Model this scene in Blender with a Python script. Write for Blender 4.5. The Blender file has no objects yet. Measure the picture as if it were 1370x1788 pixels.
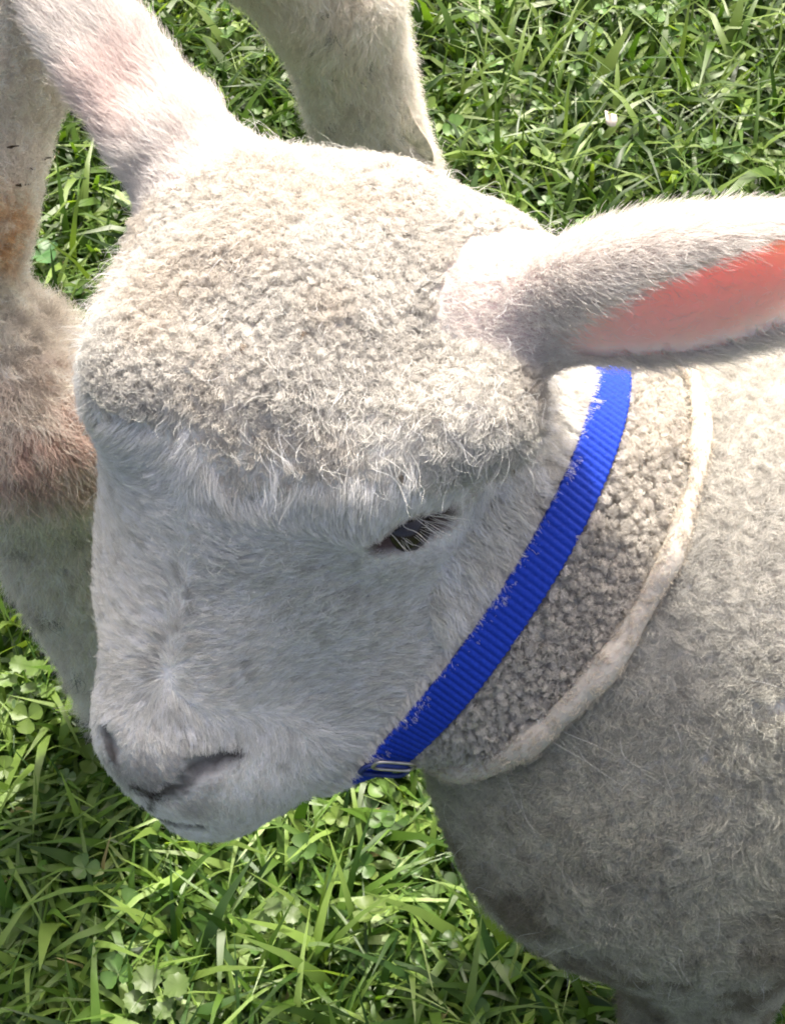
import bpy, math, random
import numpy as np
from mathutils import Vector, Matrix
from mathutils.kdtree import KDTree

rng = np.random.default_rng(7)
random.seed(7)
SC = bpy.context.scene
COL = SC.collection

# ------------------------------------------------------------------ camera
PITCH = math.radians(55.0)
CAM_H = 0.82
FPX = 894.0 / math.tan(math.radians(15.0))
cd = bpy.data.cameras.new('camera')
cam = bpy.data.objects.new('camera', cd)
COL.objects.link(cam)
cd.sensor_fit = 'VERTICAL'
cd.angle = math.radians(30.0)
cd.clip_start = 0.01
cd.clip_end = 500
cam.location = (0, 0, CAM_H)
cam.rotation_euler = (math.pi / 2 - PITCH, 0, 0)
SC.camera = cam
CAMP = np.array([0, 0, CAM_H])
CR = np.array([1.0, 0, 0])
CU = np.array([0, math.sin(PITCH), math.cos(PITCH)])
CB = np.array([0, -math.cos(PITCH), math.sin(PITCH)])      # towards the camera

# ------------------------------------------------------------------ sky, sun, exposure
SUN_EL, SUN_AZ = math.radians(57), math.radians(13)         # azimuth measured from +Y towards +X
SUN = np.array([math.sin(SUN_AZ) * math.cos(SUN_EL), math.cos(SUN_AZ) * math.cos(SUN_EL), math.sin(SUN_EL)])
w = bpy.data.worlds.new('World')
SC.world = w
w.use_nodes = True
wn = w.node_tree
wn.nodes.clear()
sky = wn.nodes.new('ShaderNodeTexSky')
sky.sky_type = 'NISHITA'
sky.sun_disc = False
sky.sun_elevation = SUN_EL
sky.sun_rotation = SUN_AZ
sky.air_density = 0.5
sky.dust_density = 9.0
sky.ozone_density = 0.2
bg = wn.nodes.new('ShaderNodeBackground')
bg.inputs['Strength'].default_value = 0.15
wo = wn.nodes.new('ShaderNodeOutputWorld')
wn.links.new(sky.outputs[0], bg.inputs[0])
wn.links.new(bg.outputs[0], wo.inputs[0])
sl = bpy.data.lights.new('sun', 'SUN')
sl.energy = 2.0
sl.angle = math.radians(0.53)
sl.color = (1.0, 0.955, 0.88)
so = bpy.data.objects.new('sun', sl)
COL.objects.link(so)
so.location = (1, 2, 3)
so.rotation_euler = Vector(-SUN).to_track_quat('-Z', 'Y').to_euler()
SC.view_settings.view_transform = 'Standard'
SC.view_settings.look = 'None'
SC.view_settings.exposure = 1.56
SC.view_settings.gamma = 1.0
SC.cycles.max_bounces = 7
SC.cycles.diffuse_bounces = 5
SC.cycles.glossy_bounces = 2
SC.cycles.transmission_bounces = 4
SC.cycles.transparent_max_bounces = 4
SC.cycles.use_denoising = True
SC.cycles.filter_width = 1.9
SC.cycles.caustics_reflective = False
SC.cycles.caustics_refractive = False
try:
    SC.cycles_curves.shape = 'RIBBONS'
    SC.cycles_curves.subdivisions = 2
except Exception:
    pass


# ------------------------------------------------------------------ small helpers
def nrm(v):
    v = np.asarray(v, float)
    return v / np.maximum(np.linalg.norm(v, axis=-1, keepdims=True), 1e-12)


def ray(px, py):
    return nrm(CR * (px - 685) / FPX - CU * (py - 894) / FPX - CB)


def at(px, py, d):
    """point seen at a pixel of the photograph, d metres along the view axis"""
    return CAMP + d * (CR * (px - 685) / FPX - CU * (py - 894) / FPX - CB)


def ground_at(px, py):
    r = ray(px, py)
    return CAMP + r * (-CAMP[2] / r[2])


def c2w(x, y, z):
    return x * CR + y * CU + z * CB


def project(P):
    q = P - CAMP
    d = -(q @ CB)
    return 685 + FPX * (q @ CR) / d, 894 - FPX * (q @ CU) / d, d


class VNoise:
    """smooth value noise for point arrays"""
    def __init__(self, seed):
        self.t = np.random.default_rng(seed).random((32, 32, 32)).astype(np.float32)

    def __call__(self, P, scale):
        q = P * scale
        i = np.floor(q).astype(int)
        f = q - i
        f = f * f * (3 - 2 * f)
        r = 0
        for dx in (0, 1):
            for dy in (0, 1):
                for dz in (0, 1):
                    wgt = (f[:, 0] if dx else 1 - f[:, 0]) * (f[:, 1] if dy else 1 - f[:, 1]) * (f[:, 2] if dz else 1 - f[:, 2])
                    r = r + wgt * self.t[(i[:, 0] + dx) % 32, (i[:, 1] + dy) % 32, (i[:, 2] + dz) % 32]
        return r


NA, NB_, NC = VNoise(1), VNoise(2), VNoise(3)


def sstep(a, b, x):
    t = np.clip((x - a) / (b - a), 0, 1)
    return t * t * (3 - 2 * t)


def mixc(a, b, t):
    t = np.asarray(t)[:, None]
    return a * (1 - t) + b * t


# ------------------------------------------------------------------ distance fields and meshing
def ell(P, c, M, r):
    """ellipsoid, M rows are its axes"""
    q = (P - c) @ np.asarray(M).T
    r = np.asarray(r)
    k0 = np.linalg.norm(q / r, axis=-1)
    k1 = np.linalg.norm(q / (r * r), axis=-1)
    return k0 * (k0 - 1) / np.maximum(k1, 1e-9)


def cone(P, a, b, ra, rb):
    a, b = np.asarray(a), np.asarray(b)
    ba = b - a
    h = np.clip(((P - a) @ ba) / (ba @ ba), 0, 1)
    return np.linalg.norm(P - a - h[..., None] * ba, axis=-1) - (ra + (rb - ra) * h)


def smin(a, b, k):
    h = np.clip(.5 + .5 * (b - a) / k, 0, 1)
    return b + (a - b) * h - k * h * (1 - h)


def smax(a, b, k):
    return -smin(-a, -b, k)


def surface(f, lo, hi, step):
    """naive surface nets of f=0"""
    lo, hi = np.asarray(lo, float), np.asarray(hi, float)
    n = np.ceil((hi - lo) / step).astype(int) + 1
    ax = [lo[i] + step * np.arange(n[i]) for i in range(3)]
    V = np.empty(n, np.float32)
    yz = np.stack(np.meshgrid(ax[1], ax[2], indexing='ij'), -1).reshape(-1, 2)
    ch = max(1, 400000 // len(yz))
    for i in range(0, n[0], ch):
        xs = ax[0][i:i + ch]
        P = np.concatenate([np.repeat(xs, len(yz))[:, None], np.tile(yz, (len(xs), 1))], 1)
        V[i:i + ch] = f(P).reshape(len(xs), n[1], n[2])
    S = V < 0
    cnt = np.zeros(n - 1, np.int8)
    for dx in (0, 1):
        for dy in (0, 1):
            for dz in (0, 1):
                cnt += S[dx:n[0] - 1 + dx, dy:n[1] - 1 + dy, dz:n[2] - 1 + dz]
    act = (cnt > 0) & (cnt < 8)
    idx = -np.ones(n - 1, np.int32)
    I = np.argwhere(act)
    idx[act] = np.arange(len(I))
    acc = np.zeros((len(I), 3))
    num = np.zeros(len(I))
    cor = [(0, 0, 0), (1, 0, 0), (0, 1, 0), (1, 1, 0), (0, 0, 1), (1, 0, 1), (0, 1, 1), (1, 1, 1)]
    for a in range(8):
        for b in range(a + 1, 8):
            if sum(abs(cor[a][k] - cor[b][k]) for k in range(3)) != 1:
                continue
            va = V[I[:, 0] + cor[a][0], I[:, 1] + cor[a][1], I[:, 2] + cor[a][2]]
            vb = V[I[:, 0] + cor[b][0], I[:, 1] + cor[b][1], I[:, 2] + cor[b][2]]
            m = (va < 0) != (vb < 0)
            t = np.where(m, va / np.where(m, va - vb, 1), 0)
            p = np.array(cor[a]) + t[:, None] * (np.array(cor[b]) - np.array(cor[a]))
            acc[m] += p[m]
            num[m] += 1
    verts = lo + step * (I + acc / num[:, None])
    quads = []
    for ax_ in range(3):
        u, v = [(1, 2), (2, 0), (0, 1)][ax_]
        s0 = [slice(None)] * 3
        s1 = [slice(None)] * 3
        s0[ax_] = slice(0, -1)
        s1[ax_] = slice(1, None)
        A, B = S[tuple(s0)], S[tuple(s1)]
        E = np.argwhere(A != B)
        ok = (E[:, u] > 0) & (E[:, v] > 0) & (E[:, u] < n[u] - 1) & (E[:, v] < n[v] - 1)
        E = E[ok]
        inside = A[E[:, 0], E[:, 1], E[:, 2]]

        def cell(du, dv):
            c = E.copy()
            c[:, u] += du
            c[:, v] += dv
            return idx[c[:, 0], c[:, 1], c[:, 2]]
        q = np.stack([cell(-1, -1), cell(0, -1), cell(0, 0), cell(-1, 0)], 1)
        q[~inside] = q[~inside][:, ::-1]
        quads.append(q)
    quads = np.concatenate(quads)
    return verts, quads


def grad(f, P, e=8e-4):
    g = np.empty_like(P)
    for i in range(3):
        d = np.zeros(3)
        d[i] = e
        g[:, i] = f(P + d) - f(P - d)
    return g / (2 * e)


def settle(f, P, it=3):
    for _ in range(it):
        g = grad(f, P)
        P = P - np.clip(f(P) / np.maximum((g * g).sum(1), .2), -.004, .004)[:, None] * g
    return P


def march(f, px, py, tmax=1.4):
    r = ray(px, py)
    t = .3
    best = (9, t)
    for _ in range(160):
        d = float(f((CAMP + r * t)[None])[0])
        if d < 2e-4:
            return CAMP + r * t
        best = min(best, (d, t))
        t += max(d * .8, 5e-5)
        if t > tmax:
            break
    return CAMP + r * best[1]                                 # grazes past: the closest point


# ------------------------------------------------------------------ object helpers
def mesh_obj(name, verts, faces, mat, parent=None, smooth=True, col=None):
    me = bpy.data.meshes.new(name)
    if isinstance(faces, np.ndarray):
        nv, nf, k = len(verts), len(faces), faces.shape[1]
        me.vertices.add(nv)
        me.vertices.foreach_set('co', np.asarray(verts, np.float32).ravel())
        me.loops.add(nf * k)
        me.loops.foreach_set('vertex_index', faces.astype(np.int32).ravel())
        me.polygons.add(nf)
        me.polygons.foreach_set('loop_start', np.arange(0, nf * k, k, dtype=np.int32))
        me.update(calc_edges=True)
        me.validate()
    else:
        me.from_pydata([tuple(v) for v in verts], [], faces)
    if smooth:
        me.polygons.foreach_set('use_smooth', np.ones(len(me.polygons), bool))
    if col is not None:
        a = me.color_attributes.new('Col', 'FLOAT_COLOR', 'POINT')
        c4 = np.ones((len(verts), 4), np.float32)
        c4[:, :3] = col
        a.data.foreach_set('color', c4.ravel())
    me.materials.append(mat)
    o = bpy.data.objects.new(name, me)
    COL.objects.link(o)
    if parent:
        o.parent = parent
    return o


def hair_obj(name, pts, rad, mat, parent, tint):
    """pts (n,k,3), rad (n,k), tint (n,3)"""
    n, k, _ = pts.shape
    hc = bpy.data.hair_curves.new(name)
    hc.add_curves([k] * n)
    hc.attributes['position'].data.foreach_set('vector', np.ascontiguousarray(pts, np.float32).ravel())
    ra = hc.attributes.get('radius') or hc.attributes.new('radius', 'FLOAT', 'POINT')
    ra.data.foreach_set('value', np.ascontiguousarray(rad, np.float32).ravel())
    ta = hc.attributes.new('tint', 'FLOAT_COLOR', 'CURVE')
    c4 = np.ones((n, 4), np.float32)
    c4[:, :3] = tint
    ta.data.foreach_set('color', c4.ravel())
    hc.materials.append(mat)
    o = bpy.data.objects.new(name, hc)
    COL.objects.link(o)
    o.parent = parent
    return o


def tag(o, label=None, cat=None, group=None, kind=None):
    if label: o['label'] = label
    if cat: o['category'] = cat
    if group: o['group'] = group
    if kind: o['kind'] = kind
    return o


def empty(name, loc):
    o = bpy.data.objects.new(name, None)
    COL.objects.link(o)
    o.location = loc
    o.empty_display_size = .02
    return o


def adopt(root):
    """children were built in world coordinates: keep them there"""
    bpy.context.view_layer.update()
    inv = Matrix.Translation(root.location).inverted()
    for c in root.children:
        c.matrix_parent_inverse = inv


# ------------------------------------------------------------------ materials
def new_mat(name):
    m = bpy.data.materials.new(name)
    m.use_nodes = True
    nt = m.node_tree
    nt.nodes.clear()
    out = nt.nodes.new('ShaderNodeOutputMaterial')
    return m, nt, out


def hair_mat(name, trans=.48, rough=.5, spec=.12):
    m, nt, out = new_mat(name)
    at_ = nt.nodes.new('ShaderNodeAttribute')
    at_.attribute_name = 'tint'
    df = nt.nodes.new('ShaderNodeBsdfDiffuse')
    tr = nt.nodes.new('ShaderNodeBsdfTranslucent')
    gl = nt.nodes.new('ShaderNodeBsdfGlossy')
    gl.inputs['Roughness'].default_value = rough
    m1 = nt.nodes.new('ShaderNodeMixShader')
    m1.inputs[0].default_value = trans
    m2 = nt.nodes.new('ShaderNodeMixShader')
    m2.inputs[0].default_value = spec
    L = nt.links
    L.new(at_.outputs['Color'], df.inputs[0])
    L.new(at_.outputs['Color'], tr.inputs[0])
    L.new(at_.outputs['Color'], gl.inputs[0])
    L.new(df.outputs[0], m1.inputs[1])
    L.new(tr.outputs[0], m1.inputs[2])
    L.new(m1.outputs[0], m2.inputs[1])
    L.new(gl.outputs[0], m2.inputs[2])
    L.new(m2.outputs[0], out.inputs[0])
    return m


def skin_mat(name, bump=.3, scale=700, rough=.8):
    m, nt, out = new_mat(name)
    at_ = nt.nodes.new('ShaderNodeAttribute')
    at_.attribute_name = 'Col'
    p = nt.nodes.new('ShaderNodeBsdfPrincipled')
    p.inputs['Roughness'].default_value = rough
    p.inputs['Specular IOR Level'].default_value = .2
    p.inputs['Subsurface Weight'].default_value = .25
    p.inputs['Subsurface Radius'].default_value = (1, .5, .35)
    p.inputs['Subsurface Scale'].default_value = .004
    nz = nt.nodes.new('ShaderNodeTexNoise')
    nz.inputs['Scale'].default_value = scale
    nz.inputs['Detail'].default_value = 4
    mx = nt.nodes.new('ShaderNodeMixRGB')
    mx.blend_type = 'MULTIPLY'
    mx.inputs[0].default_value = .35
    bp = nt.nodes.new('ShaderNodeBump')
    bp.inputs['Strength'].default_value = bump
    bp.inputs['Distance'].default_value = .0015
    tc = nt.nodes.new('ShaderNodeTexCoord')
    L = nt.links
    L.new(tc.outputs['Object'], nz.inputs['Vector'])
    L.new(at_.outputs['Color'], mx.inputs[1])
    L.new(nz.outputs['Fac'], mx.inputs[2])
    L.new(mx.outputs[0], p.inputs['Base Color'])
    L.new(nz.outputs['Fac'], bp.inputs['Height'])
    L.new(bp.outputs[0], p.inputs['Normal'])
    L.new(p.outputs[0], out.inputs[0])
    return m


def leaf_mat(name, trans=.35, rough=.38, spec=.5, nscale=60):
    m, nt, out = new_mat(name)
    at_ = nt.nodes.new('ShaderNodeAttribute')
    at_.attribute_name = 'Col'
    tc = nt.nodes.new('ShaderNodeTexCoord')
    nz = nt.nodes.new('ShaderNodeTexNoise')
    nz.inputs['Scale'].default_value = nscale
    nz.inputs['Detail'].default_value = 3
    rp = nt.nodes.new('ShaderNodeMapRange')
    rp.inputs['To Min'].default_value = .7
    rp.inputs['To Max'].default_value = 1.3
    mx = nt.nodes.new('ShaderNodeVectorMath')
    mx.operation = 'SCALE'
    p = nt.nodes.new('ShaderNodeBsdfPrincipled')
    p.inputs['Roughness'].default_value = rough
    p.inputs['Specular IOR Level'].default_value = spec
    tr = nt.nodes.new('ShaderNodeBsdfTranslucent')
    ms = nt.nodes.new('ShaderNodeMixShader')
    ms.inputs[0].default_value = trans
    tint = nt.nodes.new('ShaderNodeMixRGB')
    tint.blend_type = 'MULTIPLY'
    tint.inputs[0].default_value = 1
    tint.inputs[2].default_value = (1.25, 1.3, .45, 1)
    L = nt.links
    L.new(tc.outputs['Object'], nz.inputs['Vector'])
    L.new(nz.outputs['Fac'], rp.inputs['Value'])
    L.new(at_.outputs['Color'], mx.inputs[0])
    L.new(rp.outputs[0], mx.inputs['Scale'])
    L.new(mx.outputs[0], p.inputs['Base Color'])
    L.new(mx.outputs[0], tint.inputs[1])
    L.new(tint.outputs[0], tr.inputs[0])
    L.new(p.outputs[0], ms.inputs[1])
    L.new(tr.outputs[0], ms.inputs[2])
    L.new(ms.outputs[0], out.inputs[0])
    return m


def plain_mat(name, c, rough=.6, metal=0, spec=.5, nscale=300, amt=.3, bump=.1):
    m, nt, out = new_mat(name)
    p = nt.nodes.new('ShaderNodeBsdfPrincipled')
    p.inputs['Roughness'].default_value = rough
    p.inputs['Metallic'].default_value = metal
    p.inputs['Specular IOR Level'].default_value = spec
    tc = nt.nodes.new('ShaderNodeTexCoord')
    nz = nt.nodes.new('ShaderNodeTexNoise')
    nz.inputs['Scale'].default_value = nscale
    nz.inputs['Detail'].default_value = 4
    cr = nt.nodes.new('ShaderNodeValToRGB')
    cr.color_ramp.elements[0].color = tuple(x * (1 - amt) for x in c) + (1,)
    cr.color_ramp.elements[1].color = tuple(min(1, x * (1 + amt)) for x in c) + (1,)
    cr.color_ramp.elements[0].position = .3
    cr.color_ramp.elements[1].position = .7
    bp = nt.nodes.new('ShaderNodeBump')
    bp.inputs['Strength'].default_value = bump
    bp.inputs['Distance'].default_value = .001
    L = nt.links
    L.new(tc.outputs['Object'], nz.inputs['Vector'])
    L.new(nz.outputs['Fac'], cr.inputs[0])
    L.new(cr.outputs[0], p.inputs['Base Color'])
    L.new(nz.outputs['Fac'], bp.inputs['Height'])
    L.new(bp.outputs[0], p.inputs['Normal'])
    L.new(p.outputs[0], out.inputs[0])
    return m


M_HAIR = hair_mat('wool_hair')
M_SKIN = skin_mat('wool_skin')
M_GRASS = leaf_mat('grass_blade_green', rough=.42, trans=.42)
M_CLOVER = leaf_mat('clover_green', trans=.3, rough=.45, nscale=140)
M_EYE = plain_mat('eye_dark', (.018, .012, .010), rough=.12, amt=.2, bump=0)
M_HOOF = plain_mat('hoof_horn', (.09, .07, .05), rough=.6, amt=.4)

# ------------------------------------------------------------------ ground
m, nt, out = new_mat('ground_soil')
p = nt.nodes.new('ShaderNodeBsdfPrincipled')
p.inputs['Roughness'].default_value = .95
tc = nt.nodes.new('ShaderNodeTexCoord')
n1 = nt.nodes.new('ShaderNodeTexNoise')
n1.inputs['Scale'].default_value = 90
n1.inputs['Detail'].default_value = 6
cr = nt.nodes.new('ShaderNodeValToRGB')
cr.color_ramp.elements[0].position = .35
cr.color_ramp.elements[0].color = (.012, .018, .006, 1)
cr.color_ramp.elements[1].position = .7
cr.color_ramp.elements[1].color = (.04, .06, .016, 1)
e = cr.color_ramp.elements.new(.55)
e.color = (.03, .032, .013, 1)
bp = nt.nodes.new('ShaderNodeBump')
bp.inputs['Distance'].default_value = .01
nt.links.new(tc.outputs['Object'], n1.inputs['Vector'])
nt.links.new(n1.outputs['Fac'], cr.inputs[0])
nt.links.new(cr.outputs[0], p.inputs['Base Color'])
nt.links.new(n1.outputs['Fac'], bp.inputs['Height'])
nt.links.new(bp.outputs[0], p.inputs['Normal'])
nt.links.new(p.outputs[0], out.inputs[0])
M_SOIL = m
GN = 60
gx = np.concatenate([-np.geomspace(200, .9, 14), np.linspace(-.8, .8, GN), np.geomspace(.9, 200, 14)])
gy = np.concatenate([-np.geomspace(200, .5, 14), np.linspace(-.4, 1.8, GN), np.geomspace(1.9, 200, 14)])
GX, GY = np.meshgrid(gx, gy, indexing='ij')
GZ = (NA(np.stack([GX.ravel(), GY.ravel(), GX.ravel() * 0], 1), 9) * .010 - .012).reshape(GX.shape)
na, nb = GX.shape
ii = np.arange(na * nb).reshape(na, nb)
q = np.stack([ii[:-1, :-1], ii[1:, :-1], ii[1:, 1:], ii[:-1, 1:]], -1).reshape(-1, 4)
ground = mesh_obj('ground', np.stack([GX, GY, GZ], -1).reshape(-1, 3), q, M_SOIL)
tag(ground, 'dark soil under the grass', None, kind='structure')

# ------------------------------------------------------------------ lamb: frame of the head
C0 = at(512, 560, .590)
MZ = at(272, 1350, .628)
HA = nrm(MZ - C0)                                            # poll -> muzzle
l0 = c2w(.944, -.308, .117)
l0 = nrm(l0 - HA * (l0 @ HA))
n0 = np.cross(HA, l0)
if n0 @ CB < 0: n0 = -n0
TH = math.radians(20)
HN = n0 * math.cos(TH) - l0 * math.sin(TH)                   # dorsal
HL = l0 * math.cos(TH) + n0 * math.sin(TH)                   # towards picture right
HM = np.stack([HA, HL, HN])


def hp(s, t, q):
    """head coordinates in centimetres -> world"""
    return C0 + (HA * s + HL * t + HN * q) * .01


# ears
EL_B, EL_T = at(375, 350, .606), at(52, -85, .615)
ELA = nrm(EL_T - EL_B)
ELO = nrm(c2w(.25, -.2, .8) - ELA * (c2w(.25, -.2, .8) @ ELA))
ELW = np.cross(ELA, ELO)
ER_B, ER_T = at(900, 545, .562), at(1475, 455, .512)
ERA = nrm(ER_T - ER_B)
v = c2w(.10, -.74, .67)
ERO = nrm(v - ERA * (v @ ERA))
ERW = np.cross(ERA, ERO)


def inner_axes(A, O, skew):
    a_ = nrm(A + CU * skew)
    o_ = nrm(O - a_ * (O @ a_))
    return np.stack([a_, np.cross(a_, o_), o_])


def ear(P, B, T, A, O, W, wid, dep, carve, skew=0):
    L = np.linalg.norm(T - B)
    c = B + A * L * .50
    M = np.stack([A, W, O])
    outer = ell(P, c, M, (L * .56, wid, dep))
    inner = ell(P, c + A * L * .10 + O * dep * carve + CU * skew * .006, inner_axes(A, O, skew), (L * .43, wid * (.60 if skew else .74), dep * .98))
    return smax(outer, -inner, .004)


def sd_earL(P):
    return smin(ear(P, EL_B, EL_T, ELA, ELO, ELW, .0150, .010, 1.6), cone(P, at(402, 392, .612), at(310, 268, .610), .0245, .0150), .014)


def sd_earR(P):
    return smin(ear(P, ER_B, ER_T, ERA, ERO, ERW, .0220, .0155, .60, .22), cone(P, at(868, 545, .574), at(1010, 512, .562), .0215, .0130), .012)


def E(P, s, t, q, r):
    return ell(P, hp(s, t, q), HM, np.array(r) * .01)


def sd_head(P):
    d = E(P, .3, -.2, -1.4, (5.1, 5.6, 5.0))
    d = smin(d, E(P, 1.7, 0, .1, (4.4, 5.3, 4.2)), .02)
    d = smin(d, cone(P, hp(4.0, 0, -1.0), hp(13.4, 0, -.6), .047, .0275), .034)
    d = smin(d, cone(P, hp(4.0, 0, -5.6), hp(13.2, 0, -3.0), .044, .023), .025)
    for sg in (-1, 1):
        d = smin(d, E(P, 5.2, sg * 3.1, -2.6, (4.8, 2.5, 3.0)), .02)
        d = smin(d, E(P, 3.0, sg * 4.9, .3, (2.4, 1.5, 1.8)), .014)
    d = smin(d, E(P, 7.6, -2.5, -1.3, (5.2, 2.3, 2.6)), .015)
    d = smin(d, E(P, 14.3, 0, -1.1, (2.4, 2.75, 2.5)), .015)
    d = smin(d, E(P, 16.15, -.1, -2.6, (1.75, 2.1, 1.7)), .012)
    d = smin(d, cone(P, at(395, 1325, .648), at(760, 1120, .640), .0195, .030), .025)
    d = smin(d, cone(P, at(690, 432, .600), at(825, 472, .585), .0215, .0185), .02)
    # brow ridge over the eye, bulging temple, dips in the forehead
    d = smin(d, cone(P, BROW[0], BROW[1], .013, .015), .018)
    d = smin(d, ell(P, BROW[2], HM, (.021, .017, .018)), .016)
    d = smax(d, -ell(P, BROW[3], HM, (.010, .016, .010)), .018)
    d = smax(d, -ell(P, BROW[4], HM, (.009, .018, .009)), .018)
    return d


# points just under or over the forehead
BROW = [at(640, 800, .566), at(845, 735, .556), at(262, 655, .574), at(345, 492, .540), at(650, 640, .526)]
NK_A, NK_B = at(765, 830, .648), at(1120, 1090, .674)


def sd_neck(P):
    return cone(P, NK_A, NK_B, .062, .074)


BODY_AX = nrm(np.array([.93, .30, -.02]))
BC = at(1230, 1060, .682)


def sd_body(P):
    d = cone(P, BC, BC + BODY_AX * .22, .094, .105)
    d = smin(d, ell(P, at(1120, 1300, .690), np.stack([CR, CU, CB]), (.074, .082, .075)), .035)
    # legs
    k = .03
    for (hx, ho, fz) in LEGS:
        d = smin(d, cone(P, hx, ho, .036, .024), k)
        d = smin(d, cone(P, ho, fz, .022, .0135), .012)
    return d


g0 = np.array([.112, .272, 0])
LEGS = []
for off, dy in (((0.0, 0.0, 0), 0), ((.035, .12, 0), 0)):
    f0 = g0 + np.array(off)
    LEGS.append((f0 + np.array([.01, .015, .19]), f0 + np.array([.005, 0, .10]), f0 + np.array([0, 0, .016])))
for off in ((.25, .05, 0), (.27, .18, 0)):
    f0 = g0 + np.array(off)
    LEGS.append((f0 + np.array([.0, .02, .20]), f0 + np.array([.03, .02, .11]), f0 + np.array([.02, 0, .016])))

RAW = lambda P: smin(smin(smin(sd_head(P), sd_neck(P), .03), sd_body(P), .012), np.minimum(sd_earL(P), sd_earR(P)), .020)

# features found by looking along the photograph's pixels
P_EYE = march(RAW, 722, 932)
P_EYE_IN = march(RAW, 668, 958)
P_EYE_OUT = march(RAW, 775, 908)
P_NR = march(RAW, 352, 1338)
P_NR2 = march(RAW, 384, 1325)
P_NRM = march(RAW, 300, 1385)
P_NL = march(RAW, 192, 1300)
P_NL2 = march(RAW, 182, 1285)
P_NLM = march(RAW, 235, 1385)
P_M = [march(RAW, x, y) for x, y in ((230, 1404), (262, 1425), (300, 1438), (340, 1445))]
P_M = [p_ for p_ in P_M if p_ is not None]
P_LIP = march(RAW, 500, 1335)


def sd_carve(P):
    d = cone(P, P_NR, P_NR2, .0038, .0022)
    d = np.minimum(d, cone(P, P_NR, P_NRM, .0022, .0010))
    if P_NL is not None and P_NL2 is not None:
        d = np.minimum(d, cone(P, P_NL, P_NL2, .003, .002))
    for a_, b_ in zip(P_M[:-1], P_M[1:]):
        d = np.minimum(d, cone(P, a_, b_, .0018, .0018))
    return d


def sd_eyeslot(P):
    return np.minimum(cone(P, P_EYE, P_EYE_IN, .0060, .0024), cone(P, P_EYE, P_EYE_OUT, .0060, .0032))


def LAMB(P):
    d = RAW(P)
    d = smax(d, -sd_carve(P), .003)
    d = smax(d, -sd_eyeslot(P), .003)
    return d


print('meshing lamb')
lo = np.array([-.16, .06, -.003])
hi = np.array([.62, .62, .47])
LV, LQ = surface(LAMB, lo, hi, .0034)
LV = settle(LAMB, LV, 2)
LN = nrm(grad(LAMB, LV))
print('lamb verts', len(LV))


def head_coords(P):
    return ((P - C0) @ HM.T) * 100


def lamb_regions(P):
    st = head_coords(P)
    dh, dn, db = sd_head(P), sd_neck(P), sd_body(P)
    dl, dr = sd_earL(P), sd_earR(P)
    return st, dh, dn, db, dl, dr


CREAM = np.array([.89, .862, .795])
WHITE = np.array([.95, .94, .89])
PINK = np.array([.98, .68, .55])
GREY = np.array([.060, .048, .042])
PALE = np.array([.82, .73, .70])


def ear_inside(P):
    """0..1 how far a point lies in the hollow of the picture-right ear"""
    L = np.linalg.norm(ER_T - ER_B)
    c = ER_B + ERA * L * .60 + ERO * .0155 * .60 + CU * .22 * .006
    M = inner_axes(ERA, ERO, .22)
    return 1 - sstep(.0004, .0030, ell(P, c, M, (L * .43, .0220 * .60, .0155 * .98)))


NOSE_SPOTS = [(march(RAW, x, y), r * .001, k) for x, y, r, k in (
    (215, 1345, 13, .42), (255, 1355, 14, .44), (310, 1350, 12, .42), (350, 1355, 10, .40), (300, 1378, 9, .52), (250, 1376, 8, .52),
    (390, 1330, 7, .5), (340, 1410, 10, .30), (497, 1335, 3, .35), (606, 1042, 6, .22))]
NOSE_LINES = [([march(RAW, *p_) for p_ in pl], r * .001, k) for pl, r, k in (
    (((412, 1312), (380, 1326), (350, 1340), (326, 1364), (300, 1382), (264, 1388), (234, 1374)), 3.6, .95),
    (((350, 1340), (372, 1330)), 5.0, 1.0),
    (((180, 1283), (186, 1300), (196, 1322)), 4.0, .95),
    (((264, 1388), (256, 1408)), 1.8, .7),
    (((226, 1400), (242, 1414), (264, 1426), (300, 1438), (340, 1445)), 3.6, 1.0))]


def nose_dark(P):
    d = np.zeros(len(P))
    j = .75 + .5 * NA(P, 260)
    for c_, r_, k_ in NOSE_SPOTS:
        d = np.maximum(d, k_ * sstep(1.25, .2, np.linalg.norm(P - c_, axis=1) / r_ * j))
    for pl, r_, k_ in NOSE_LINES:
        for a_, b_ in zip(pl[:-1], pl[1:]):
            d = np.maximum(d, k_ * sstep(1.5, .35, (cone(P, a_, b_, 0, 0)) / r_ * j))
    return d


def lamb_skin(P):
    st, dh, dn, db, dl, dr = lamb_regions(P)
    s = st[:, 0]
    c = np.tile(CREAM * .84, (len(P), 1))
    face = sstep(3.2, 5.0, s) * (dh < dn + .004)
    c = mixc(c, WHITE * .93, face)
    e_ = sstep(.006, .001, np.minimum(dl, dr)) * (np.minimum(dl, dr) < dh)
    c = mixc(c, PALE * np.array([1, .9, .9]), e_)
    c = mixc(c, PINK, ear_inside(P) * (dr < .004))
    c = mixc(c, GREY, nose_dark(P))
    eye = sstep(.004, .0, sd_eyeslot(P))
    c = mixc(c, np.array([.10, .065, .06]), eye)
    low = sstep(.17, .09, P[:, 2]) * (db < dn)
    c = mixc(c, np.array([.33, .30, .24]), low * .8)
    return c


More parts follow.
